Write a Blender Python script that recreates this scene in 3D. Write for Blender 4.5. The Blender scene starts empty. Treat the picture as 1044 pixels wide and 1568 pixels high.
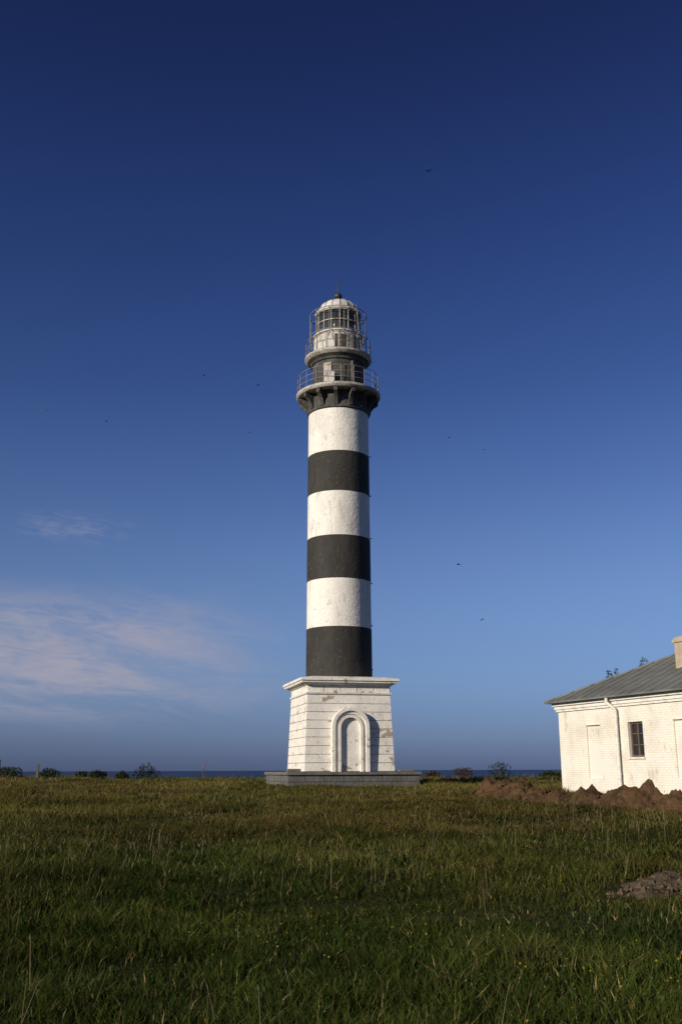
import bpy, math, random
import numpy as np
from mathutils import Vector, Matrix, noise
random.seed(7); rng=np.random.default_rng(7)
S=bpy.context.scene
W=bpy.data.worlds.new("World"); S.world=W; W.use_nodes=True
S.view_settings.view_transform='Standard'; S.view_settings.look='None'
S.view_settings.exposure=0
SUN_EL=20.0; SUN_AZ=math.radians(-131)

# ---------------------------------------------------------------- materials
def mat(name, base, layers=(), rough=.85, bump=0, bscale=20, brick=None, metal=0, bdist=.02, coord='Object', spec=.5):
    m=bpy.data.materials.new(name); m.use_nodes=True; n=m.node_tree.nodes; l=m.node_tree.links
    b=n['Principled BSDF']; b.inputs['Roughness'].default_value=rough; b.inputs['Metallic'].default_value=metal; b.inputs['Specular IOR Level'].default_value=spec
    tc=n.new('ShaderNodeTexCoord')
    col=None
    def rgb(c):
        r=n.new('ShaderNodeRGB'); r.outputs[0].default_value=(*c,1); return r.outputs[0]
    col=rgb(base)
    for i,(sc,st,lo,hi,c,fac) in enumerate(layers):
        mp=n.new('ShaderNodeMapping'); mp.inputs['Scale'].default_value=st; mp.inputs['Location'].default_value=(i*3.7,i*1.3,i*5.1)
        l.new(tc.outputs[coord],mp.inputs[0])
        t=n.new('ShaderNodeTexNoise'); t.inputs['Scale'].default_value=sc; t.inputs['Detail'].default_value=7; t.inputs['Roughness'].default_value=.62
        l.new(mp.outputs[0],t.inputs['Vector'])
        mr=n.new('ShaderNodeMapRange'); mr.inputs[1].default_value=lo; mr.inputs[2].default_value=hi; mr.inputs[4].default_value=fac
        l.new(t.outputs[0],mr.inputs[0])
        mx=n.new('ShaderNodeMix'); mx.data_type='RGBA'
        l.new(mr.outputs[0],mx.inputs[0]); l.new(col,mx.inputs[6]); l.new(rgb(c),mx.inputs[7]); col=mx.outputs[2]
    h=None
    if brick:
        sp=n.new('ShaderNodeSeparateXYZ'); l.new(tc.outputs[coord],sp.inputs[0])
        ad=n.new('ShaderNodeMath'); l.new(sp.outputs[0],ad.inputs[0]); l.new(sp.outputs[1],ad.inputs[1])
        cb=n.new('ShaderNodeCombineXYZ'); l.new(ad.outputs[0],cb.inputs[0]); l.new(sp.outputs[2],cb.inputs[1])
        bt=n.new('ShaderNodeTexBrick'); l.new(cb.outputs[0],bt.inputs[0]); bt.inputs['Scale'].default_value=1
        bt.inputs['Brick Width'].default_value=brick[0]; bt.inputs['Row Height'].default_value=brick[1]
        bt.inputs['Mortar Size'].default_value=brick[2]; bt.inputs['Mortar Smooth'].default_value=.3
        mx=n.new('ShaderNodeMix'); mx.data_type='RGBA'; mm=n.new('ShaderNodeMath'); mm.operation='MULTIPLY'; mm.inputs[1].default_value=brick[3]
        l.new(bt.outputs['Fac'],mm.inputs[0]); l.new(mm.outputs[0],mx.inputs[0]); l.new(col,mx.inputs[6]); l.new(rgb(brick[4]),mx.inputs[7]); col=mx.outputs[2]
        h=bt.outputs['Fac']
    l.new(col,b.inputs['Base Color'])
    if bump or brick:
        t=n.new('ShaderNodeTexNoise'); t.inputs['Scale'].default_value=bscale; t.inputs['Detail'].default_value=6
        l.new(tc.outputs[coord],t.inputs['Vector'])
        bp=n.new('ShaderNodeBump'); bp.inputs['Strength'].default_value=bump; bp.inputs['Distance'].default_value=bdist
        if h:
            sb=n.new('ShaderNodeMath'); sb.operation='SUBTRACT'; l.new(t.outputs[0],sb.inputs[0]); l.new(h,sb.inputs[1]); l.new(sb.outputs[0],bp.inputs['Height'])
        else: l.new(t.outputs[0],bp.inputs['Height'])
        l.new(bp.outputs[0],b.inputs['Normal'])
    return m
M={}
M['white']=mat('white_lime_paint',(.77,.735,.66),[(1.1,(1,1,.45),.48,.68,(.58,.55,.49),.7),(3.2,(1,1,.7),.59,.62,(.44,.42,.37),.5),(11,(1,1,1),.58,.64,(.34,.33,.30),.6),(4,(1,1,.12),.56,.70,(.40,.38,.33),.55)],bump=.7,bscale=7,bdist=.03)
M['lwhite']=mat('lantern_white_paint',(.60,.58,.53),[(2,(1,1,.6),.46,.62,(.38,.36,.32),.75),(8,(1,1,.4),.55,.62,(.20,.18,.15),.65)],bump=.5,bscale=9)
M['black']=mat('charcoal_paint',(.034,.032,.028),[(2,(1,1,.4),.45,.65,(.052,.049,.042),.8),(7,(1,1,1),.60,.64,(.10,.095,.08),.5),(5,(1,1,.12),.58,.7,(.08,.075,.064),.4)],rough=.75,bump=.7,bscale=7,bdist=.03,spec=.2)
M['ped']=mat('whitewashed_masonry',(.77,.735,.655),[(1.6,(1,1,1),.46,.66,(.60,.565,.495),.7),(1.9,(1,1,1.3),.60,.625,(.28,.19,.11),.8),(7,(1,1,1),.59,.65,(.36,.31,.24),.6),(1.2,(2.5,2.5,.3),.55,.7,(.46,.43,.36),.45)],bump=.8,bscale=12)
M['groove']=mat('masonry_joint',(.30,.28,.24),[(6,(1,1,1),.45,.6,(.15,.11,.08),.8)])
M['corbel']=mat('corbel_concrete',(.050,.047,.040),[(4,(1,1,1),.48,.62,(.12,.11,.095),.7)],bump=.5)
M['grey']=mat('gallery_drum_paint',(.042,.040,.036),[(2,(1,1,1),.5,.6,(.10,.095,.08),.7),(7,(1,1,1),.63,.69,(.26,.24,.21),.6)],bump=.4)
M['deck']=mat('gallery_deck_paint',(.47,.44,.385),[(3,(1,1,1),.46,.60,(.27,.245,.20),.8),(9,(1,1,1),.55,.63,(.14,.10,.07),.75)],bump=.4,rough=.8,spec=.3)
M['rail']=mat('weathered_rail_paint',(.27,.25,.22),[(9,(1,1,1),.48,.6,(.10,.072,.05),.75)],rough=.7,spec=.3)
M['stone']=mat('plinth_stone',(.12,.118,.108),[(1.5,(1,1,1),.45,.65,(.07,.07,.064),.8),(7,(1,1,1),.55,.65,(.19,.18,.16),.6)],bump=.8,bscale=9,brick=(.9,.36,.02,.8,(.045,.04,.035)))
M['slab']=mat('plinth_slab',(.150,.138,.116),[(3,(1,1,1),.45,.65,(.09,.083,.072),.8)],bump=.6)
M['house']=mat('whitewashed_brick_wall',(.76,.72,.62),[(.9,(1,1,1),.46,.66,(.60,.55,.45),.8),(3,(1,1,.5),.60,.65,(.44,.37,.28),.5),(12,(1,1,1),.6,.68,(.5,.45,.36),.5)],bump=.6,bscale=14,brick=(.26,.078,.008,.3,(.52,.47,.38)),bdist=.010)
M['hwhite']=mat('house_trim_paint',(.72,.69,.61),[(5,(1,1,1),.5,.66,(.48,.44,.37),.7)],bump=.2)
M['roof']=mat('roof_sheet_metal',(.165,.17,.152),[(1.2,(1,1,1),.42,.62,(.105,.11,.10),.85),(5,(1,1,1),.58,.68,(.19,.14,.09),.6)],rough=.6,metal=0,bump=.3)
M['chim']=mat('chimney_brick',(.42,.33,.22),[(5,(1,1,1),.45,.6,(.33,.24,.15),.7)],bump=.5,brick=(.25,.08,.012,.7,(.4,.37,.3)))
M['wood']=mat('window_frame_wood',(.13,.085,.055),[(12,(1,1,.2),.45,.6,(.07,.05,.035),.7)],rough=.7)
M['soil']=mat('turned_soil',(.088,.052,.026),[(1.6,(1,1,1),.42,.6,(.040,.025,.014),.85),(6,(1,1,1),.55,.65,(.14,.088,.047),.6)],rough=1,bump=1,bscale=7,bdist=.08,spec=.05)
M['rub']=mat('rubble_soil',(.105,.077,.051),[(3,(1,1,1),.42,.6,(.058,.042,.028),.85),(14,(1,1,1),.56,.63,(.18,.145,.105),.65)],rough=1,bump=1,bscale=16,bdist=.04,spec=.03)
M['ball']=mat('finial_paint',(.03,.03,.03),rough=.5)
M['bark']=mat('bark',(.09,.065,.045),bump=.5)
M['post']=mat('weathered_wood',(.09,.075,.06),bump=.5)
M['red']=mat('red_paint',(.35,.08,.05))
M['bird']=mat('bird_feathers',(.02,.018,.017),spec=.1)
M['lens']=mat('fresnel_lens_housing',(.08,.09,.08),rough=.2)
def glass(name,c,rough=.05,alpha=.4):
    m=bpy.data.materials.new(name); m.use_nodes=True; b=m.node_tree.nodes['Principled BSDF']
    b.inputs['Base Color'].default_value=(*c,1); b.inputs['Roughness'].default_value=rough; b.inputs['Alpha'].default_value=alpha
    b.inputs['Specular IOR Level'].default_value=.6
    return m
M['glass']=glass('lantern_glass',(.07,.08,.08),.08,.5)
M['wglass']=glass('window_glass',(.02,.022,.025),.08,1)

# ---------------------------------------------------------------- mesh helpers
def empty(name,loc=(0,0,0),rz=0):
    e=bpy.data.objects.new(name,None); S.collection.objects.link(e); e.location=loc; e.rotation_euler=(0,0,rz); e.empty_display_size=.3; return e
class MB:
    def __init__(s): s.v=[]; s.f=[]; s.mi=[]; s.mats=[]
    def m(s,k):
        if k not in s.mats: s.mats.append(k)
        return s.mats.index(k)
    def add(s,vs,fs,k):
        o=len(s.v); s.v+=[tuple(v) for v in vs]; i=s.m(k)
        for f in fs: s.f.append([a+o for a in f]); s.mi.append(i)
    def box(s,x0,x1,y0,y1,z0,z1,k,tp=None):
        a=[(x0,y0,z0),(x1,y0,z0),(x1,y1,z0),(x0,y1,z0)]
        if tp is None: b=[(x0,y0,z1),(x1,y0,z1),(x1,y1,z1),(x0,y1,z1)]
        else: b=[(tp[0],tp[2],z1),(tp[1],tp[2],z1),(tp[1],tp[3],z1),(tp[0],tp[3],z1)]
        s.add(a+b,[(3,2,1,0),(4,5,6,7),(0,1,5,4),(1,2,6,5),(2,3,7,6),(3,0,4,7)],k)
    def sq(s,h0,h1,z0,z1,k): s.box(-h0,h0,-h0,h0,z0,z1,k,(-h1,h1,-h1,h1))
    def lathe(s,pr,seg,k,a0=0):
        vs=[];fs=[]
        for r,z in pr:
            for i in range(seg):
                a=a0+2*math.pi*i/seg; vs.append((r*math.cos(a),r*math.sin(a),z))
        for j in range(len(pr)-1):
            for i in range(seg):
                i2=(i+1)%seg; fs.append((j*seg+i,j*seg+i2,(j+1)*seg+i2,(j+1)*seg+i))
        s.add(vs,fs,k)
    def ring(s,r,z,w,h,k,seg=64): s.lathe([(r-w/2,z-h/2),(r+w/2,z-h/2),(r+w/2,z+h/2),(r-w/2,z+h/2),(r-w/2,z-h/2)],seg,k)
    def tube(s,p,q,r,k,n=6,r2=None):
        p=Vector(p);q=Vector(q);d=(q-p).normalized(); u=d.orthogonal().normalized(); w=d.cross(u); r2=r if r2 is None else r2
        vs=[p+(u*math.cos(2*math.pi*i/n)+w*math.sin(2*math.pi*i/n))*r for i in range(n)]+[q+(u*math.cos(2*math.pi*i/n)+w*math.sin(2*math.pi*i/n))*r2 for i in range(n)]
        s.add(vs,[(i,(i+1)%n,n+(i+1)%n,n+i) for i in range(n)]+[tuple(range(n))[::-1],tuple(range(n,2*n))],k)
    def obj(s,name,parent=None,loc=(0,0,0),rz=0,smooth=None,bevel=0):
        me=bpy.data.meshes.new(name); me.from_pydata(s.v,[],s.f)
        for k in s.mats: me.materials.append(M[k])
        me.polygons.foreach_set('material_index',s.mi); me.update()
        if smooth:
            me.polygons.foreach_set('use_smooth',[True]*len(me.polygons)); me.set_sharp_from_angle(angle=math.radians(smooth))
        o=bpy.data.objects.new(name,me); S.collection.objects.link(o); o.location=loc; o.rotation_euler=(0,0,rz)
        if parent: o.parent=parent
        if bevel:
            b=o.modifiers.new('b','BEVEL'); b.width=bevel; b.segments=2; b.limit_method='ANGLE'
        return o

# ---------------------------------------------------------------- terrain
PY=[-300,-30,0,8,20,47,66,72,78,100,130]; PZ=[-1,-.1,0,.02,.24,.85,.95,.95,.72,-9,-16]
def gz(x,y):
    x=np.asarray(x,float); y=np.asarray(y,float)
    z=np.interp(y+1.5*np.sin(x*.11),PY,PZ)
    z=z+.035*np.sin(x*.9+y*.35)+.03*np.sin(y*.8-x*.5+1)+.02*np.sin(x*2.1+1.3*y)
    z=z+.45*np.clip((-x-14)/16,0,1)*np.clip((y-40)/25,0,1)*np.clip((95-y)/15,0,1)
    return z
xs=np.unique(np.concatenate([np.linspace(-3000,-60,25),np.linspace(-60,60,161),np.linspace(60,3000,25)]))
ys=np.unique(np.concatenate([np.linspace(-3000,-20,15),np.linspace(-20,110,200),[120,130]]))
X,Y=np.meshgrid(xs,ys); Z=gz(X,Y); Z[Y<-300]=-1
me=bpy.data.meshes.new('ground'); nx=len(xs)
vv=np.stack([X,Y,Z],-1).reshape(-1,3); fs=[(j*nx+i,j*nx+i+1,(j+1)*nx+i+1,(j+1)*nx+i) for j in range(len(ys)-1) for i in range(nx-1)]
me.from_pydata(vv.tolist(),[],fs); me.polygons.foreach_set('use_smooth',[True]*len(fs))
M['ground']=mat('meadow_soil',(.030,.034,.010),[(.25,(1,1,1),.42,.6,(.046,.036,.013),.8),(1.3,(1,1,1),.45,.6,(.020,.025,.008),.8),(8,(1,1,1),.5,.65,(.055,.046,.021),.6)],rough=1,bump=1,bscale=9,bdist=.08,spec=.03)
me.materials.append(M['ground']); g=bpy.data.objects.new('ground',me); S.collection.objects.link(g)
M['sea']=mat('sea_water',(.010,.026,.06),[(.02,(1,3,1),.4,.6,(.015,.034,.072),1)],rough=.5,bump=.6,bscale=.15,bdist=1,spec=.3)
mb=MB(); mb.add([(-40000,60,-14),(40000,60,-14),(40000,40000,-14),(-40000,40000,-14)],[(0,1,2,3)],'sea'); mb.obj('sea')

# ---------------------------------------------------------------- lighthouse
TX,TY=-.12,50.0; TH=math.radians(13.5)
L=empty('lighthouse',(TX,TY,0))
mb=MB(); mb.sq(3.10,3.08,.3,1.38,'stone'); mb.obj('stone_plinth',L,rz=TH)
mb=MB(); mb.sq(3.17,3.17,1.383,1.52,'slab')
mb.obj('plinth_slab',L,rz=TH,bevel=.02)
mb=MB(); mb.box(2.2,2.9,-2.9,-2.4,1.525,1.60,'slab'); mb.box(-3.1,-2.5,-3.0,-2.5,1.525,1.66,'slab'); mb.obj('loose_slab_blocks',L,rz=TH,bevel=.02)
mb=MB(); z=1.545; hb,ht=2.17,2.03; Zt=4.66; N=8
def hw(z): return hb+(ht-hb)*(z-1.545)/(5.1-1.545)
mb.sq(hw(1.525)-.025,hw(5.1)-.025,1.523,5.1,'groove')
ch=(Zt-1.545)/N
for i in range(N):
    z0=1.547+i*ch; z1=z0+ch-.024
    mb.sq(hw(z0),hw(z1),z0,z1,'ped')
mb.sq(hw(Zt)+.005,hw(5.08),Zt,5.08,'ped')
mb.obj('pedestal_courses',L,rz=TH,bevel=.008)
mb=MB()
mb.sq(2.09,2.11,5.083,5.17,'ped'); mb.sq(1.98,1.98,5.173,5.50,'ped')
mb.sq(2.10,2.20,5.503,5.60,'ped'); mb.sq(2.33,2.35,5.603,5.70,'ped'); mb.sq(2.40,2.40,5.703,5.83,'ped'); mb.sq(2.3,1.75,5.833,5.95,'ped')
for s4 in range(4):
    c,s_=math.cos(s4*math.pi/2),math.sin(s4*math.pi/2)
    n=5; w=2*2.03/n
    for i in range(n):
        x0=-2.03+i*w+.02; x1=x0+w-.04
        pts=[(x0,-2.035,5.176),(x1,-2.035,5.176),(x1,-1.97,5.176),(x0,-1.97,5.176),(x0,-2.035,5.498),(x1,-2.035,5.498),(x1,-1.97,5.498),(x0,-1.97,5.498)]
        pts=[(p[0]*c-p[1]*s_,p[0]*s_+p[1]*c,p[2]) for p in pts]
        mb.add(pts,[(3,2,1,0),(4,5,6,7),(0,1,5,4),(1,2,6,5),(2,3,7,6),(3,0,4,7)],'ped')
mb.obj('pedestal_cornice',L,rz=TH,bevel=.012)
def arch(mb,ri,ro,yf,yb,zb,zc,k,n=28):
    inn=[(-ri,zb)]+[(-ri*math.cos(math.pi*i/n),zc+ri*math.sin(math.pi*i/n)) for i in range(n+1)]+[(ri,zb)]
    out=[(-ro,zb)]+[(-ro*math.cos(math.pi*i/n),zc+ro*math.sin(math.pi*i/n)) for i in range(n+1)]+[(ro,zb)]
    m=len(inn); vs=[(x,yf,z) for x,z in inn]+[(x,yf,z) for x,z in out]+[(x,yb,z) for x,z in inn]+[(x,yb,z) for x,z in out]
    fs=[]
    for i in range(m-1):
        fs+=[(i,i+1,m+i+1,m+i)[::-1],(m+i,m+i+1,3*m+i+1,3*m+i)[::-1],(i,i+1,2*m+i+1,2*m+i)]
    mb.add(vs,fs,k)
mb=MB()
arch(mb,.74,.90,-2.40,-1.9,1.523,3.56,'ped'); arch(mb,.60,.742,-2.31,-1.9,1.523,3.56,'ped'); arch(mb,.47,.602,-2.37,-1.9,1.523,3.52,'ped')
n=24; pts=[(-.5,-2.20,1.548)]+[(-.5*math.cos(math.pi*i/n),-2.20,3.52+.5*math.sin(math.pi*i/n)) for i in range(n+1)]+[(.5,-2.20,1.548)]
mb.add(pts,[tuple(range(len(pts)))],'ped')
mb.obj('arched_portal',L,rz=TH,bevel=.006)
# shaft
bands=[(5.9,8.41,'black'),(8.41,10.81,'white'),(10.81,13.0,'black'),(13.0,15.3,'white'),(15.3,17.43,'black'),(17.43,19.8,'white')]
mb=MB(); rr=lambda z:1.64-.06*(z-5.9)/13.9
for z0,z1,k in bands:
    e=.012 if k=='black' else 0
    mb.lathe([(rr(z0)-.05,z0),(rr(z0)+e,z0),(rr(z1)+e,z1),(rr(z1)-.05,z1)],96,k)
mb.obj('banded_shaft',L,smooth=30)
mb=MB()
for z,a in ((8.6,-8),(10.75,-6),(13.1,-5),(15.35,-7),(17.5,-5),(6.4,-9)):
    c,s_=math.cos(math.radians(a)),math.sin(math.radians(a)); mb.tube((1.5*c,1.5*s_,z),(1.71*c,1.71*s_,z),.025,'ball')
mb.obj('cable_brackets',L)
# corbelled gallery
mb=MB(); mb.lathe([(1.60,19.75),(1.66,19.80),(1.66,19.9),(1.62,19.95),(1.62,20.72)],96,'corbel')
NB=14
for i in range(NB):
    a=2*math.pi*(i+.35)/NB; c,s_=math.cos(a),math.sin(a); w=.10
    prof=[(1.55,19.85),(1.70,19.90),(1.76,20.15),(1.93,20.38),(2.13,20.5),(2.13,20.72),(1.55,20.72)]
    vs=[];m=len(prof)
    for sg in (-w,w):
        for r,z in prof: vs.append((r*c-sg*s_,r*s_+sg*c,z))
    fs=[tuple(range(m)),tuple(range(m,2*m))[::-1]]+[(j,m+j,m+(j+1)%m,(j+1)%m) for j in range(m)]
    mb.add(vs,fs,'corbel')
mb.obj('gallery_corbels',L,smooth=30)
mb=MB(); mb.lathe([(1.5,20.722),(2.16,20.722),(2.2,20.76),(2.24,20.82),(2.24,20.92),(2.2,20.95),(1.3,20.95)],96,'deck'); mb.obj('gallery_deck',L,smooth=30)
def railing(name,r,z0,h,n,k,rails=(1,.55),tr=.022):
    mb=MB()
    for i in range(n):
        a=2*math.pi*(i+.2)/n+random.uniform(-.02,.02); d=random.uniform(-.03,.03)
        mb.tube((r*math.cos(a),r*math.sin(a),z0),((r+d)*math.cos(a),(r+d)*math.sin(a),z0+h*random.uniform(.98,1.04)),tr*1.3,k)
    for f in rails: mb.ring(r,z0+h*f,tr*1.5,tr*1.5,k)
    mb.obj(name,L)
railing('gallery_railing',2.16,20.94,.95,20,'rail',(1,.66,.33),.013)
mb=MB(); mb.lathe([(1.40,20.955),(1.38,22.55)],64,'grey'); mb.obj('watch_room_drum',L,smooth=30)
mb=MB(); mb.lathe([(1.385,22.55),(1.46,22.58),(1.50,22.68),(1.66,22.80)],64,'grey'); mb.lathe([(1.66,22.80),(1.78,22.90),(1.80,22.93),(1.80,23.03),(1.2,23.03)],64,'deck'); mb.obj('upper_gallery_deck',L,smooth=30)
mb=MB()
def curved(mb,r,a0,a1,z0,z1,t,k,n=8):
    vs=[];fs=[]
    for i in range(n+1):
        a=math.radians(a0+(a1-a0)*i/n)
        for R in (r,r+t):
            for z in (z0,z1): vs.append((R*math.cos(a),R*math.sin(a),z))
    for i in range(n):
        o=i*4; p=o+4; fs+=[(o+2,p+2,p+3,o+3),(o+1,o+3,p+3,p+1),(o,p,p+2,o+2)]
    fs+=[(0,2,3,1),(n*4,n*4+1,n*4+3,n*4+2)]
    mb.add(vs,fs,k)
curved(mb,1.39,238,255,20.96,22.35,.05,'deck'); curved(mb,1.39,262,285,21.05,22.2,.03,'corbel'); curved(mb,1.39,300,304,21.0,22.5,.05,'rail')
mb.box(-.72,-.2,-1.72,-1.38,20.96,21.7,'lwhite')
mb.obj('watch_room_door_panels',L)
railing('upper_railing',1.74,23.03,.9,16,'rail',(1,.5),.012)
mb=MB(); mb.lathe([(1.30,23.03),(1.30,24.2),(1.36,24.22),(1.36,24.3),(1.1,24.3)],48,'lwhite')
for a in range(0,360,30):
    curved(mb,1.302,a,a+3,23.05,24.2,.03,'deck',2)
curved(mb,1.302,262,288,23.15,24.0,.02,'grey'); curved(mb,1.302,292,318,23.15,24.0,.02,'rail')
mb.obj('lantern_base_wall',L,smooth=30)
mb=MB(); mb.lathe([(1.16,24.3),(1.16,25.55)],16,'glass',a0=math.radians(5)); mb.obj('lantern_glazing',L)
mb=MB()
for i in range(16):
    a=math.radians(5)+2*math.pi*i/16; c,s_=math.cos(a),math.sin(a)
    mb.tube((1.18*c,1.18*s_,24.3),(1.18*c,1.18*s_,25.56),.026,'deck')
for z in (24.34,24.92,25.52): mb.ring(1.19,z,.06,.045,'deck',16*3)
for i in range(12):
    a=2*math.pi*(i+.4)/12; c,s_=math.cos(a),math.sin(a)
    mb.tube((1.55*c,1.55*s_,23.8),(1.55*c,1.55*s_,25.55),.018,'rail')
    mb.tube((1.2*c,1.2*s_,24.3),(1.55*c,1.55*s_,24.25),.015,'rail'); mb.tube((1.2*c,1.2*s_,25.5),(1.55*c,1.55*s_,25.5),.015,'rail')
    mb.tube((1.25*c,1.25*s_,24.2),(1.55*c,1.55*s_,23.85),.013,'rail')
mb.ring(1.55,24.25,.03,.025,'rail'); mb.ring(1.55,25.52,.03,.025,'rail')
mb.obj('lantern_frame_and_cage',L)
mb=MB(); mb.lathe([(.05,24.3),(.35,24.35),(.5,24.6),(.55,24.95),(.48,25.3),(.2,25.5),(.02,25.52)],16,'lens'); mb.lathe([(1.14,24.302),(.0,24.302)],16,'grey'); mb.obj('lamp_lens',L,smooth=40)
mb=MB(); dome=[(1.0,25.56),(1.26,25.56),(1.28,25.62),(1.22,25.70),(1.12,25.74)]+[(1.08*math.cos(t),25.76+.72*math.sin(t)) for t in np.linspace(0.05,1.45,9)]+[(.12,26.5),(.12,26.6),(0.01,26.6)]
mb.lathe(dome,16,'lwhite',a0=math.radians(5))
for i in range(16):
    a=math.radians(5)+2*math.pi*i/16; c,s_=math.cos(a),math.sin(a); P=[(1.09*math.cos(t),25.76+.73*math.sin(t)) for t in np.linspace(0.05,1.4,7)]
    for p,q in zip(P[:-1],P[1:]): mb.tube((p[0]*c,p[0]*s_,p[1]),(q[0]*c,q[0]*s_,q[1]),.022,'rail')
mb.obj('lantern_dome',L)
mb=MB(); mb.lathe([(.01,26.58)]+[(.22*math.sin(t),26.79-.2*math.cos(t)) for t in np.linspace(.2,2.9,10)]+[(.05,27.0),(.035,27.15),(.025,27.8),(.005,27.85)],20,'ball'); mb.obj('ball_finial',L,smooth=40)
mb=MB()
for s_ in (-.18,.18): mb.tube((1.25+0,-.9+s_,23.03),(.95,-.7+s_,25.9),.015,'rail')
for i in range(9):
    t=i/9; mb.tube((1.25-.3*t,-.9+.2*t-.18,23.03+2.87*t),(1.25-.3*t,-.9+.2*t+.18,23.03+2.87*t),.01,'rail')
mb.obj('lantern_ladder',L)

# ---------------------------------------------------------------- house
HR=math.atan2(-.925,.380); H=empty('whitewashed_brick_house',(8.06,37.81,0),HR)
HL,HD=13.0,7.5; ze=3.98
def wallgrid(mb,L_,z0,z1,cells,k):
    bx=sorted({0,L_,*[c[0] for c in cells],*[c[1] for c in cells]}); bz=sorted({z0,z1,*[c[2] for c in cells],*[c[3] for c in cells]})
    def dep(x,z):
        for c in cells:
            if c[0]<x<c[1] and c[2]<z<c[3]: return c[4],c[5]
        return 0,True
    for i in range(len(bx)-1):
        for j in range(len(bz)-1):
            xa,xb,za,zb=bx[i],bx[i+1],bz[j],bz[j+1]; d,dr=dep((xa+xb)/2,(za+zb)/2)
            if dr: mb.add([(xa,d,za),(xb,d,za),(xb,d,zb),(xa,d,zb)],[(0,1,2,3)],k)
    for x0,x1,a,b,d,dr in cells:
        mb.add([(x0,0,a),(x1,0,a),(x1,0,b),(x0,0,b),(x0,d,a),(x1,d,a),(x1,d,b),(x0,d,b)],[(0,4,5,1),(1,5,6,2),(2,6,7,3),(3,7,4,0)],k)
mb=MB()
wins=[(3.98,4.75),(8.6,9.35)]; nich=[(1.68,2.46),(6.25,7.05),(10.8,11.6)]
cells=[(a,b,1.98,3.12,.16,False) for a,b in wins]+[(a,b,1.30,3.10,.06,True) for a,b in nich]
wallgrid(mb,HL,.3,ze,cells,'house')
mb.add([(0,0,.3),(0,HD,.3),(0,HD,ze),(0,0,ze),(HL,0,.3),(HL,HD,.3),(HL,HD,ze),(HL,0,ze)],[(0,3,2,1),(4,5,6,7),(1,2,6,5)],'house')
mb.obj('walls',H)
mb=MB()
for a,b in wins:
    mb.box(a,b,.16,.17,1.98,3.12,'wglass')
    for x0,x1,z0,z1 in ((a,a+.07,1.98,3.12),(b-.07,b,1.98,3.12),(a+.071,b-.071,3.05,3.12),(a+.071,b-.071,1.98,2.05),((a+b)/2-.03,(a+b)/2+.03,2.051,3.049)):
        mb.box(x0,x1,.10,.158,z0,z1,'wood')
    for zz in (2.36,2.72): 
        mb.box(a+.071,(a+b)/2-.031,.12,.157,zz,zz+.03,'wood'); mb.box((a+b)/2+.031,b-.071,.12,.157,zz,zz+.03,'wood')
mb.obj('windows',H)
mb=MB()
for a,b in wins: mb.box(a-.05,b+.05,-.05,.09,1.92,1.978,'hwhite')
mb.box(-.06,HL,-.06,-.003,3.66,3.74,'hwhite'); mb.box(-.10,HL,-.10,-.003,3.742,3.86,'hwhite'); mb.box(-.16,HL,-.17,-.003,3.862,3.97,'hwhite')
for a,b in nich: mb.box(a-.04,b+.04,-.03,-.003,3.102,3.15,'hwhite')
mb.obj('cornice_and_sills',H)
e=.36; yr=HD/2; rise=1.95; zr=ze+rise; x0,x1=-e,HL+e; y0,y1=-e,HD+e; hl=yr+e
mb=MB(); vs=[(x0,y0,ze+.04),(x1,y0,ze+.04),(x1,y1,ze+.04),(x0,y1,ze+.04),(x0+hl,yr,zr),(x1-hl,yr,zr),(x0,y0,ze-.01),(x1,y0,ze-.01),(x1,y1,ze-.01),(x0,y1,ze-.01)]
mb.add(vs,[(0,1,5,4),(1,2,5),(2,3,4,5),(3,0,4),(6,7,1,0),(7,8,2,1),(8,9,3,2),(9,6,0,3),(9,8,7,6)],'roof')
x=x0+.3
while x<x1-.1:
    hy=min(hl,x-x0,x1-x); sl=(rise-.04)/hl
    mb.tube((x,y0,ze+.05),(x,y0+hy,ze+.05+hy*sl),.024,'roof',4); x+=.52
mb.tube((x0,y0,ze+.05),(x0+hl,yr,zr+.01),.035,'roof'); mb.tube((x0+hl,yr,zr+.01),(x1-hl,yr,zr+.01),.04,'roof'); mb.tube((x0,y1,ze+.05),(x0+hl,yr,zr+.01),.035,'roof')
mb.obj('hip_roof',H)
mb=MB(); mb.box(4.85,5.55,1.5,2.2,4.4,5.75,'chim'); mb.box(4.80,5.60,1.45,2.25,5.752,5.85,'chim'); mb.box(4.85,5.55,1.5,2.2,5.852,5.93,'chim'); mb.obj('chimney',H)
mb=MB(); P=[(3.32,-.30,ze-.02),(3.32,-.30,ze-.18),(3.55,-.13,ze-.42),(3.55,-.13,.95),(3.55,-.28,.82)]
for p,q in zip(P[:-1],P[1:]): mb.tube(p,q,.055,'hwhite',10)
for zz in (1.4,2.4,3.3): mb.tube((3.55,-.13,zz),(3.55,-.13,zz+.04),.068,'hwhite',10)
mb.obj('downpipe',H,smooth=40)

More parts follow.
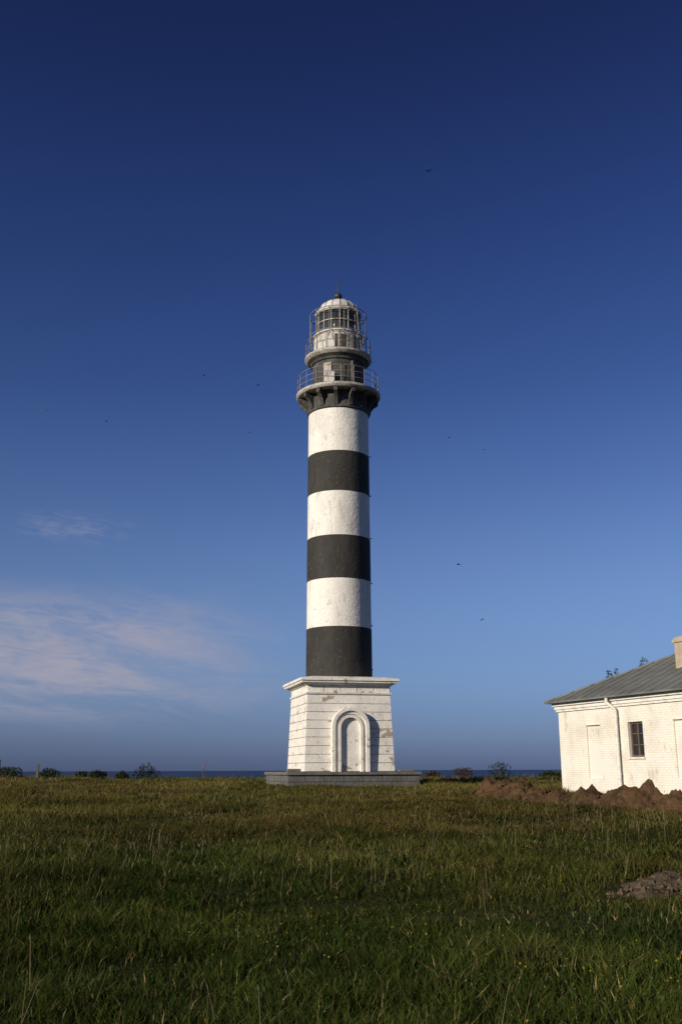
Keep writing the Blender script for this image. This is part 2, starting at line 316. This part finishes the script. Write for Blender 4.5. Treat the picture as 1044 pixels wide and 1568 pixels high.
# ---------------------------------------------------------------- soil mounds
def mound(name,cx,cy,ang,len_,wid,bumps,k,res=.12,rough=.18,seed=0,stones=0):
    c,s_=math.cos(ang),math.sin(ang); nx=int(len_/res)+1; ny=int(wid/res)+1; V=[];F=[]
    for j in range(ny):
        for i in range(nx):
            u=(i/(nx-1)-.5)*len_; v=(j/(ny-1)-.5)*wid; h=0
            for bu,bv,br,bh in bumps: h+=(bh*math.exp(-((u-bu)**2+(v-bv)**2)/(br*br)))**3
            h=h**(1/3)
            x=cx+u*c-v*s_; y=cy+u*s_+v*c
            nz=noise.fractal(Vector((x*1.6,y*1.6,seed)),.8,2.1,5); n2=noise.fractal(Vector((x*5,y*5,seed+9)),.9,2.1,4)
            z=float(gz(x,y))-.12+h*(1+.3*nz)+rough*min(1,h*3)*(.6*nz+.45*n2)
            V.append((x,y,z))
    F=[(j*nx+i,j*nx+i+1,(j+1)*nx+i+1,(j+1)*nx+i) for j in range(ny-1) for i in range(nx-1)]
    mb=MB(); mb.add(V,F,k)
    for t in range(stones):
        b=random.choice(bumps); u=random.gauss(b[0],b[2]*.6); v=random.gauss(b[1],b[2]*.6)
        h=max(bh*math.exp(-((u-bu)**2+(v-bv)**2)/(br*br)) for bu,bv,br,bh in bumps)
        x=cx+u*c-v*s_; y=cy+u*s_+v*c; z=float(gz(x,y))-.1+h; r=random.uniform(.02,.07)
        vs=[Vector((x,y,z))+Vector(d).normalized()*r*random.uniform(.6,1.2) for d in ((1,0,0),(-1,0,0),(0,1,0),(0,-1,0),(0,0,1),(0,0,-1))]
        mb.add(vs,[(0,2,4),(2,1,4),(1,3,4),(3,0,4),(2,0,5),(1,2,5),(3,1,5),(0,3,5)],k)
    return mb.obj(name)
bm=[]
u=-4.9
while u<7.3:
    bm.append((u,random.uniform(-.3,.3),random.uniform(.55,.8),random.uniform(.50,.68)*(1.05 if u<-2.5 else .9))); u+=random.uniform(.5,.8)
MA=math.atan2(-8.5,4.6)
mound('soil_heap',7.75,32.7,MA,15.6,3.0,bm,'soil',res=.08,rough=.20,seed=3,stones=170)
mound('rubble_patch',4.9,13.1,.35,4.6,3.2,[(-1.2,0,.8,.17),(-.5,.5,.8,.21),(.3,-.3,.9,.22),(1.1,.3,.8,.23),(0,-.8,.7,.18),(1.3,-.7,.7,.17)],'rub',res=.04,rough=.09,seed=8,stones=260)

# ---------------------------------------------------------------- grass (one mesh)
TAB=np.random.default_rng(99).uniform(-1,1,(257,257))
def vn(x,y):
    xi=np.floor(x).astype(int); yi=np.floor(y).astype(int); fx=x-xi; fy=y-yi; fx=fx*fx*(3-2*fx); fy=fy*fy*(3-2*fy)
    a=TAB[xi%257,yi%257]; b=TAB[(xi+1)%257,yi%257]; c=TAB[xi%257,(yi+1)%257]; d=TAB[(xi+1)%257,(yi+1)%257]
    return (a*(1-fx)+b*fx)*(1-fy)+(c*(1-fx)+d*fx)*fy
def nz2(x,y,s,o=0):
    s=s/2.6; u=x*s*.87+y*s*.5; v=y*s*.87-x*s*.5; r_=0; am=1
    for i in range(4): r_=r_+am*vn(u*2.03**i+o*17.3+i*31,v*2.03**i+o*7.7+i*13); am*=.55
    return r_
def keep(x,y):
    k=np.ones(len(x),bool)
    c,s_=math.cos(-TH),math.sin(-TH); dx,dy=x-TX,y-TY
    a=dx*c-dy*s_; b=dx*s_+dy*c; k&=~((abs(a)<3.18)&(abs(b)<3.18))
    c,s_=math.cos(-HR),math.sin(-HR); dx,dy=x-8.06,y-37.81
    a=dx*c-dy*s_; b=dx*s_+dy*c; k&=~((a>-.1)&(a<HL+.1)&(b>-.1)&(b<HD))
    c,s_=math.cos(-MA),math.sin(-MA); dx,dy=x-7.75,y-32.7
    a=dx*c-dy*s_; b=dx*s_+dy*c; k&=~((a>-5.3)&(a<7.7)&(abs(b)<.85)&(rng.random(len(x))<.97))
    dx,dy=x-4.9,y-13.1; c,s_=math.cos(-.35),math.sin(-.35); a=dx*c-dy*s_; b=dx*s_+dy*c
    k&=~(((a/2.0)**2+(b/1.3)**2<1+.5*nz2(x,y,4.,2))&(rng.random(len(x))<.95))
    return k
def mesh_np(name,V,quads,tris,cols,material):
    me=bpy.data.meshes.new(name); nq,nt=len(quads),len(tris)
    me.vertices.add(len(V)); me.vertices.foreach_set('co',V.astype(np.float32).ravel())
    me.loops.add(nq*4+nt*3); me.loops.foreach_set('vertex_index',np.concatenate([quads.ravel(),tris.ravel()]).astype(np.int32))
    me.polygons.add(nq+nt); me.polygons.foreach_set('loop_start',np.concatenate([np.arange(nq)*4,nq*4+np.arange(nt)*3]).astype(np.int32))
    me.update(calc_edges=True)
    ca=me.color_attributes.new('Col','FLOAT_COLOR','POINT'); ca.data.foreach_set('color',cols.astype(np.float32).ravel())
    me.materials.append(material); o=bpy.data.objects.new(name,me); S.collection.objects.link(o); return o
def leafmat(name,tr=.35,rough=.9):
    m=bpy.data.materials.new(name); m.use_nodes=True; n=m.node_tree.nodes; l=m.node_tree.links; b=n['Principled BSDF']; b.inputs['Roughness'].default_value=rough
    b.inputs['Specular IOR Level'].default_value=.04
    a=n.new('ShaderNodeAttribute'); a.attribute_name='Col'; l.new(a.outputs['Color'],b.inputs['Base Color'])
    t=n.new('ShaderNodeBsdfTranslucent'); l.new(a.outputs['Color'],t.inputs[0]); mx=n.new('ShaderNodeMixShader'); mx.inputs[0].default_value=tr
    l.new(b.outputs[0],mx.inputs[1]); l.new(t.outputs[0],mx.inputs[2]); l.new(mx.outputs[0],n['Material Output'].inputs[0]); return m
GM=leafmat('grass_blades')
N=780000
r=3.5+rng.random(N)**1.25*80; th=(rng.random(N)-.5)*1.08
x=r*np.sin(th); y=r*np.cos(th)
cl=.9*nz2(x,y,1.9)+.5*nz2(x,y,.45,2)+.5*nz2(x,y,6.3,1)
k=keep(x,y)&(rng.random(N)<np.clip(.8+.35*cl,.3,1))&(y<84)
x,y,r,cl=x[k],y[k],r[k],cl[k]; N=len(x)
big=nz2(x,y,.22,1.3); mid=nz2(x,y,.8,4); sm=nz2(x,y,4.1,6)
h=(.085+.05*np.clip(cl,-.9,1.5)+.02*mid)*rng.uniform(.45,1.6,N)+.03
tuft=(sm+.5*mid>.85); h=np.where(tuft,h*1.7,h); h=np.clip(h,.025,.38)
w=.0025*(1+r/11)*rng.uniform(.6,1.5,N)
wd=(nz2(x,y,1.7,7.7)>.75)&(rng.random(N)<.5); w=np.where(wd,w*2.2,w)
la=rng.random(N)*6.283; lean=rng.uniform(.15,1.15,N)*h; fa=rng.random(N)*6.283
z=gz(x,y)-.01
px,py=np.cos(fa)*w,np.sin(fa)*w; lx,ly=np.cos(la)*lean,np.sin(la)*lean
V=np.empty((N,5,3))
V[:,0]=np.stack([x-px,y-py,z],-1); V[:,1]=np.stack([x+px,y+py,z],-1)
V[:,2]=np.stack([x+px*.85+lx*.3,y+py*.85+ly*.3,z+h*.58],-1); V[:,3]=np.stack([x-px*.85+lx*.3,y-py*.85+ly*.3,z+h*.58],-1)
V[:,4]=np.stack([x+lx,y+ly,z+h],-1)
green=np.array([.070,.088,.016]); dgreen=np.array([.029,.047,.009]); olive=np.array([.122,.111,.026]); straw=np.array([.25,.19,.08]); rust=np.array([.135,.083,.032])
t=np.clip(.42+.45*mid+.3*cl+rng.normal(0,.18,N),0,1)[:,None]; C=dgreen*(1-t)+green*t
t=np.clip((r-12)/26+.45*big+.25*mid+rng.normal(0,.2,N),0,.9)[:,None]; C=C*(1-t)+olive*t
rz_=np.clip(nz2(x,y,.3,5)*.9+.2,0,1)*np.clip((r-7)/9,0,1); m_=rng.random(N)<.42*rz_; C[m_]=rust
m_=rng.random(N)<(.04+.06*np.clip((r-15)/20,0,1)); C[m_]=straw
C[wd]=dgreen*1.1; C[tuft]=C[tuft]*.7+straw*.15
patch=np.clip(1+.38*nz2(x,y,.55,11)+.22*nz2(x,y,1.6,12),.45,1.6)
C*=patch[:,None]*rng.uniform(.6,1.4,(N,1))
cols=np.ones((N,5,4)); cols[:,:,:3]=C[:,None,:]; 
b=np.arange(N)[:,None]*5
mesh_np('meadow_grass',V.reshape(-1,3),b+np.array([0,1,2,3]),b+np.array([3,2,4]),cols.reshape(-1,4),GM)
# seed stalks
N=8500
r=5+rng.random(N)**1.1*70; th=(rng.random(N)-.5)*1.05; x=r*np.sin(th); y=r*np.cos(th)
k=keep(x,y)&(nz2(x,y,.9,3)+rng.normal(0,.3,N)>.25); x,y,r=x[k],y[k],r[k]; N=len(x)
h=rng.uniform(.14,.40,N); z=gz(x,y); la=rng.normal(.3,1.3,N); le=h*rng.uniform(.05,.5,N); lx,ly=np.cos(la)*le,np.sin(la)*le
w=.0012*(1+r/9); hwid=.0045*(1+r/30)*rng.uniform(.6,1.4,N); hl_=rng.uniform(.03,.07,N); fa=rng.random(N)*3.14; cx,sx=np.cos(fa),np.sin(fa)
V=np.empty((N,12,3)); st=lambda a,b_,c: np.stack([a,b_,c],-1)
V[:,0]=st(x-cx*w,y-sx*w,z);V[:,1]=st(x+cx*w,y+sx*w,z);V[:,2]=st(x+lx+cx*w*.6,y+ly+sx*w*.6,z+h);V[:,3]=st(x+lx-cx*w*.6,y+ly-sx*w*.6,z+h)
for o,(c_,s_) in ((4,(cx,sx)),(8,(-sx,cx))):
    V[:,o]=st(x+lx,y+ly,z+h-.01);V[:,o+1]=st(x+lx*1.1+c_*hwid,y+ly*1.1+s_*hwid,z+h+hl_*.4);V[:,o+2]=st(x+lx*1.3,y+ly*1.3,z+h+hl_);V[:,o+3]=st(x+lx*1.1-c_*hwid,y+ly*1.1-s_*hwid,z+h+hl_*.4)
C=np.where(rng.random((N,1))<.4,np.array([[.25,.21,.12]]),np.array([[.15,.12,.055]]))*rng.uniform(.6,1.3,(N,1)); cols=np.ones((N,12,4)); cols[:,:,:3]=C[:,None]
b=np.arange(N)[:,None]*12; q=np.concatenate([b+np.array([0,1,2,3]),b+np.array([4,5,6,7]),b+np.array([8,9,10,11])])
mesh_np('seed_head_stalks',V.reshape(-1,3),q,np.zeros((0,3),int),cols.reshape(-1,4),GM)
# flowers
def flowers(name,patches,col,size):
    vs=[];qs=[];cs=[]
    for cx,cy,sp,n in patches:
        for i in range(n):
            x=random.gauss(cx,sp); y=random.gauss(cy,sp*1.6); z=float(gz(x,y))+random.uniform(.10,.20); s=size*random.uniform(.6,1.3)
            nrm=Vector((random.gauss(-.3,.4),random.gauss(-.5,.4),1)).normalized(); u=nrm.orthogonal().normalized(); w_=nrm.cross(u); c=Vector((x,y,z))
            for k in range(4):
                a=k*math.pi/2+.3; d=u*math.cos(a)+w_*math.sin(a); e_=nrm.cross(d); o=len(vs)
                vs+=[c,c+d*s*.6+e_*s*.45+nrm*s*.2,c+d*s+nrm*s*.3,c+d*s*.6-e_*s*.45+nrm*s*.2]; qs.append((o,o+1,o+2,o+3)); cs+=[(*[q*random.uniform(.8,1.1) for q in col],1)]*4
            o=len(vs); g=(.05,.08,.015,1); vs+=[(x-.002,y,z-.2),(x+.002,y,z-.2),(x+.0015,y,z),(x-.0015,y,z)]; qs.append((o,o+1,o+2,o+3)); cs+=[g]*4
    mesh_np(name,np.array([tuple(v) for v in vs]),np.array(qs),np.zeros((0,3),int),np.array(cs),GM)
flowers('yellow_wildflowers',[(.3,10.5,.5,45),(-.3,9.5,.35,25),(1.6,14,.8,40),(5.2,17.5,.8,80),(3.0,16,1.2,50),(-3.6,11,.5,25),(1.6,8.2,.5,25),(-1,14,1.5,30),(4.5,20,1.5,50),(-4,20,2.5,40),(2.2,7.9,.3,18)],(.38,.27,.025),.009)
flowers('white_wildflowers',[(2.2,7.8,.4,30),(-1.0,9.3,.5,18),(1.2,8.7,.5,18),(-2,12,1.2,22),(3,12,1.2,22)],(.32,.32,.28),.006)

# ---------------------------------------------------------------- shrubs / tree
LM=leafmat('shrub_leaves',.25)
def foliage(name,blobs,n,ls,colr):
    vs=[];qs=[];cs=[]
    tot=sum(b[3]*b[4] for b in blobs)
    for bx,by,bz,rx,rz in blobs:
        m=int(n*rx*rz/tot)
        for i in range(m):
            while 1:
                p=Vector((random.uniform(-1,1),random.uniform(-1,1),random.uniform(-1,1)))
                if p.length<1 and p.length>.25: break
            f=noise.noise(Vector((bx+p.x*2,by+p.y*2,bz+p.z*2))*1.7)
            if f<-.12: continue
            c=Vector((bx+p.x*rx,by+p.y*rx,bz+p.z*rz)); u=Vector((random.gauss(0,1),random.gauss(0,1),random.gauss(0,1))).normalized(); w_=u.orthogonal().normalized(); s=ls*random.uniform(.5,1.4); o=len(vs)
            vs+=[c-u*s,c+w_*s*.45,c+u*s,c-w_*s*.45]; qs.append((o,o+1,o+2,o+3)); q=random.uniform(.6,1.35)*(1+f); cs+=[(colr[0]*q,colr[1]*q,colr[2]*q,1)]*4
    return mesh_np(name,np.array([tuple(v) for v in vs]),np.array(qs),np.zeros((0,3),int),np.array(cs),LM)
def shrub(x,y,w,h,col=(.035,.052,.016)):
    w*=1.25; h*=1.3
    z=float(gz(x,y)); E=empty('shrub',(x,y,z)); bl=[]
    n=max(3,int(w/h*2.5))
    for i in range(n):
        u=(i+.5)/n*2-1; bl.append((u*w*.42,random.uniform(-.2,.2),h*random.uniform(.4,.6)*(1-.3*abs(u)),h*.40,h*random.uniform(.32,.5)))
    f=foliage('shrub_foliage',bl,int(800*max(1,w/h)),.06,col); f.parent=E
    mb=MB()
    for i in range(7): 
        a=random.uniform(-1,1); mb.tube((a*.1,0,-.1),(a*w*.4,random.uniform(-.2,.2),h*random.uniform(.7,1.1)),.02,'bark',5,.005)
    s=mb.obj('stems',E)
for a in [(-22.0,68,1.6,.8),(-19.6,69,1.1,.6),(-24.3,70,1.8,.7),(-16.1,68,.9,.55),(-14.7,69,.7,.5),(-12.9,68,1.4,1.0,(.022,.034,.011)),(6.1,69,.8,.5,(.09,.06,.03)),(8.2,70,1.0,.7,(.08,.05,.035)),(10.7,70,1.0,1.0,(.02,.035,.012)),(14.2,70,1.5,.5),(-17.7,70,.7,.45)]: shrub(*a)
E=empty('small_tree',(13.9,46.5,float(gz(13.9,46.5)))); mb=MB()
mb.tube((0,0,-.2),(.1,0,2.6),.11,'bark',8,.07); tips=[(-1.5,.2,5.1),(-.7,0,4.8),(.1,0,5.75),(.9,.3,4.9),(-1.2,0,5.3),(.5,-.4,5.0)]
for t in tips: mb.tube((.1,0,2.5),(t[0]*.6,t[1]*.6,3.9),.05,'bark',6,.03); mb.tube((t[0]*.6,t[1]*.6,3.9),t,.03,'bark',5,.006)
mb.obj('trunk_and_limbs',E)
f=foliage('crown_foliage',[(0,0,4.1,1.2,.8),(-.9,0,4.2,.8,.6),(.8,.2,4.2,.8,.6),(.1,0,5.4,.22,.4),(-1.5,.1,4.9,.16,.35),(-1.2,0,5.1,.1,.25)],3500,.06,(.05,.085,.02)); f.parent=E
for px,py,hh in ((-22.0,66,1.1),(-19.5,66,.9),(-22.6,66.5,.95)):
    mb=MB(); mb.box(-.08,.08,-.08,.08,-.3,hh,'post',(-.06,.07,-.07,.06)); mb.tube((0,0,hh-.01),(.01,0,hh+.07),.05,'post',6,.01); mb.obj('fence_post',loc=(px,py,float(gz(px,py))))
mb=MB(); mb.tube((0,0,-.3),(0,0,.75),.035,'post',6); mb.tube((0,0,.751),(0,0,1.0),.04,'red',6); mb.tube((0,0,1.001),(0,0,1.03),.04,'post',6,.01); mb.obj('marker_pole',loc=(-8.6,64,float(gz(-8.6,64))))

# ---------------------------------------------------------------- birds
def bird(x,y,z,span,head,bank,flap):
    mb=MB(); s=span/2
    pr=[(-.62,.005),(-.45,.05),(-.15,.11),(.1,.13),(.3,.09),(.42,.075),(.5,.05),(.6,.005)]; vs=[];n=8
    for yy,r in pr:
        for i in range(n): a=2*math.pi*i/n; vs.append((r*s*math.cos(a),yy*s,r*s*.9*math.sin(a)))
    mb.add(vs,[(j*n+i,j*n+(i+1)%n,(j+1)*n+(i+1)%n,(j+1)*n+i) for j in range(len(pr)-1) for i in range(n)],'bird')
    mb.add([(-.04*s,-.4*s,.01*s),(.04*s,-.4*s,.01*s),(.2*s,-.9*s,0),(.0,-.7*s,0),(-.2*s,-.9*s,0)],[(0,1,2,3,4)],'bird')
    for sg in (-1,1):
        mb.add([(sg*.08*s,.22*s,.04*s),(sg*.45*s,.34*s,(.04+flap*.45)*s),(sg*1.0*s,-.12*s,(.04+flap*.7)*s),(sg*.5*s,.02*s,(.03+flap*.42)*s),(sg*.08*s,-.12*s,.03*s)],[(0,1,3,4),(1,2,3)],'bird')
    o=mb.obj('bird',loc=(x,y,z)); o.rotation_euler=(0,bank,head)
for i,(a,b_,c,sp) in enumerate([(5.6,55,37.9,.60),(-5.3,60,25.6,.36),(-11.75,80,34.5,.36),(-15.6,85,31.7,.34),(-12.4,85,30.2,.34),(-7.2,75,27.6,.34),(8,70,25.4,.36),(12.1,80,27.7,.36),(7.2,60,13.8,.46),(9.2,65,11.1,.40),(-19.9,80,30.4,.34),(-26.6,85,33.2,.36)]):
    bird(a,b_,c,sp,random.uniform(-1.5,1.5) if i else .5,random.uniform(-.6,.6) if i else -.35,random.uniform(-.1,.7))

# ---------------------------------------------------------------- sky
n=W.node_tree.nodes; l=W.node_tree.links; bg=n['Background']; bg.inputs[1].default_value=.1
sky=n.new('ShaderNodeTexSky'); sky.sky_type='NISHITA'; sky.sun_disc=False; sky.sun_elevation=math.radians(SUN_EL); sky.sun_rotation=SUN_AZ; sky.altitude=0; sky.air_density=1; sky.dust_density=.4; sky.ozone_density=3
tc=n.new('ShaderNodeTexCoord'); sp=n.new('ShaderNodeSeparateXYZ'); l.new(tc.outputs['Generated'],sp.inputs[0])
def math_(op,a,b=None,c=None):
    m=n.new('ShaderNodeMath'); m.operation=op
    for i,v in enumerate((a,b,c)):
        if v is None: continue
        if isinstance(v,(int,float)): m.inputs[i].default_value=v
        else: l.new(v,m.inputs[i])
    return m.outputs[0]
def ss(v,a,b):
    m=n.new('ShaderNodeMapRange'); m.interpolation_type='SMOOTHSTEP'; m.inputs[1].default_value=a; m.inputs[2].default_value=b; l.new(v,m.inputs[0]); return m.outputs[0]
zz=math_('DIVIDE',sp.outputs[2],.75)
cr=n.new('ShaderNodeValToRGB'); l.new(zz,cr.inputs[0]); cr.color_ramp.interpolation='B_SPLINE'
stops=[(0.0,(.17,.245,.65)),(.03,(.25,.325,.70)),(.085,(.44,.52,.82)),(.178,(.61,.635,.86)),(.27,(.48,.53,.80)),(.365,(.34,.42,.71)),(.53,(.215,.275,.57)),(.665,(.15,.17,.36)),(.75,(.13,.145,.31))]
el=cr.color_ramp.elements
while len(el)<len(stops): el.new(.5)
for i,(p,c) in enumerate(stops): el[i].position=min(1,p/.75); el[i].color=(*c,1)
mx=n.new('ShaderNodeMix'); mx.data_type='RGBA'; mx.blend_type='MULTIPLY'; mx.inputs[0].default_value=1
l.new(sky.outputs[0],mx.inputs[6]); l.new(cr.outputs[0],mx.inputs[7])
# cirrus low in the sky
az=math_('ARCTAN2',sp.outputs[0],sp.outputs[1])
cb=n.new('ShaderNodeCombineXYZ'); l.new(az,cb.inputs[0]); l.new(math_('MULTIPLY_ADD',az,.35,math_('MULTIPLY',sp.outputs[2],4.0)),cb.inputs[1]); cb.inputs[2].default_value=.8
nt=n.new('ShaderNodeTexNoise'); nt.inputs['Scale'].default_value=9; nt.inputs['Detail'].default_value=7; nt.inputs['Roughness'].default_value=.5; nt.inputs['Distortion'].default_value=.6; l.new(cb.outputs[0],nt.inputs['Vector'])
nt2=n.new('ShaderNodeTexNoise'); nt2.inputs['Scale'].default_value=30; nt2.inputs['Detail'].default_value=6; nt2.inputs['Distortion'].default_value=1.4; l.new(cb.outputs[0],nt2.inputs['Vector'])
cn=math_('MULTIPLY_ADD',nt2.outputs[0],.4,nt.outputs[0])
dens=ss(cn,.47,.93)
band=math_('MULTIPLY',ss(sp.outputs[2],.03,.075),ss(sp.outputs[2],.19,.13))
azm=math_('MULTIPLY',ss(az,.0,-.25),ss(az,-1.1,-.6))
front=ss(sp.outputs[1],0,.3)
d1=math_('MULTIPLY',math_('MULTIPLY',dens,band),math_('MULTIPLY',azm,.78))
veil=math_('MULTIPLY',math_('MULTIPLY',ss(sp.outputs[2],.035,.10),ss(sp.outputs[2],.17,.11)),math_('MULTIPLY',azm,.27))
b2=math_('MULTIPLY',ss(sp.outputs[2],.208,.226),ss(sp.outputs[2],.252,.228))
a2=math_('MULTIPLY',ss(az,-.19,-.275),ss(az,-.335,-.285))
d2=math_('MULTIPLY',math_('MULTIPLY',ss(nt2.outputs[0],.36,.72),b2),math_('MULTIPLY',a2,.30))
dens=math_('MULTIPLY',math_('ADD',math_('ADD',d1,d2),veil),front)
mc=n.new('ShaderNodeMix'); mc.data_type='RGBA'; l.new(dens,mc.inputs[0]); l.new(mx.outputs[2],mc.inputs[6]); mc.inputs[7].default_value=(3.4,3.4,4.3,1)
l.new(mc.outputs[2],bg.inputs[0])
# ---------------------------------------------------------------- sun
sd=bpy.data.lights.new('sun','SUN'); sd.energy=4.8; sd.angle=math.radians(.5); sd.color=(1,.905,.76)
so=bpy.data.objects.new('sun',sd); S.collection.objects.link(so)
fr=Vector((math.sin(SUN_AZ)*math.cos(math.radians(SUN_EL)),math.cos(SUN_AZ)*math.cos(math.radians(SUN_EL)),math.sin(math.radians(SUN_EL))))
so.rotation_euler=(-fr).to_track_quat('-Z','Y').to_euler(); so.location=fr*60
# ---------------------------------------------------------------- camera
cd=bpy.data.cameras.new('camera'); co=bpy.data.objects.new('camera',cd); S.collection.objects.link(co); S.camera=co
cd.sensor_fit='VERTICAL'; cd.sensor_height=36; cd.lens=35; cd.clip_end=60000; cd.clip_start=.1
co.matrix_world=Matrix.Translation((0,0,1.6))@Matrix.Rotation(math.radians(90+14.53),4,'X')@Matrix.Rotation(math.radians(-.2),4,'Z')
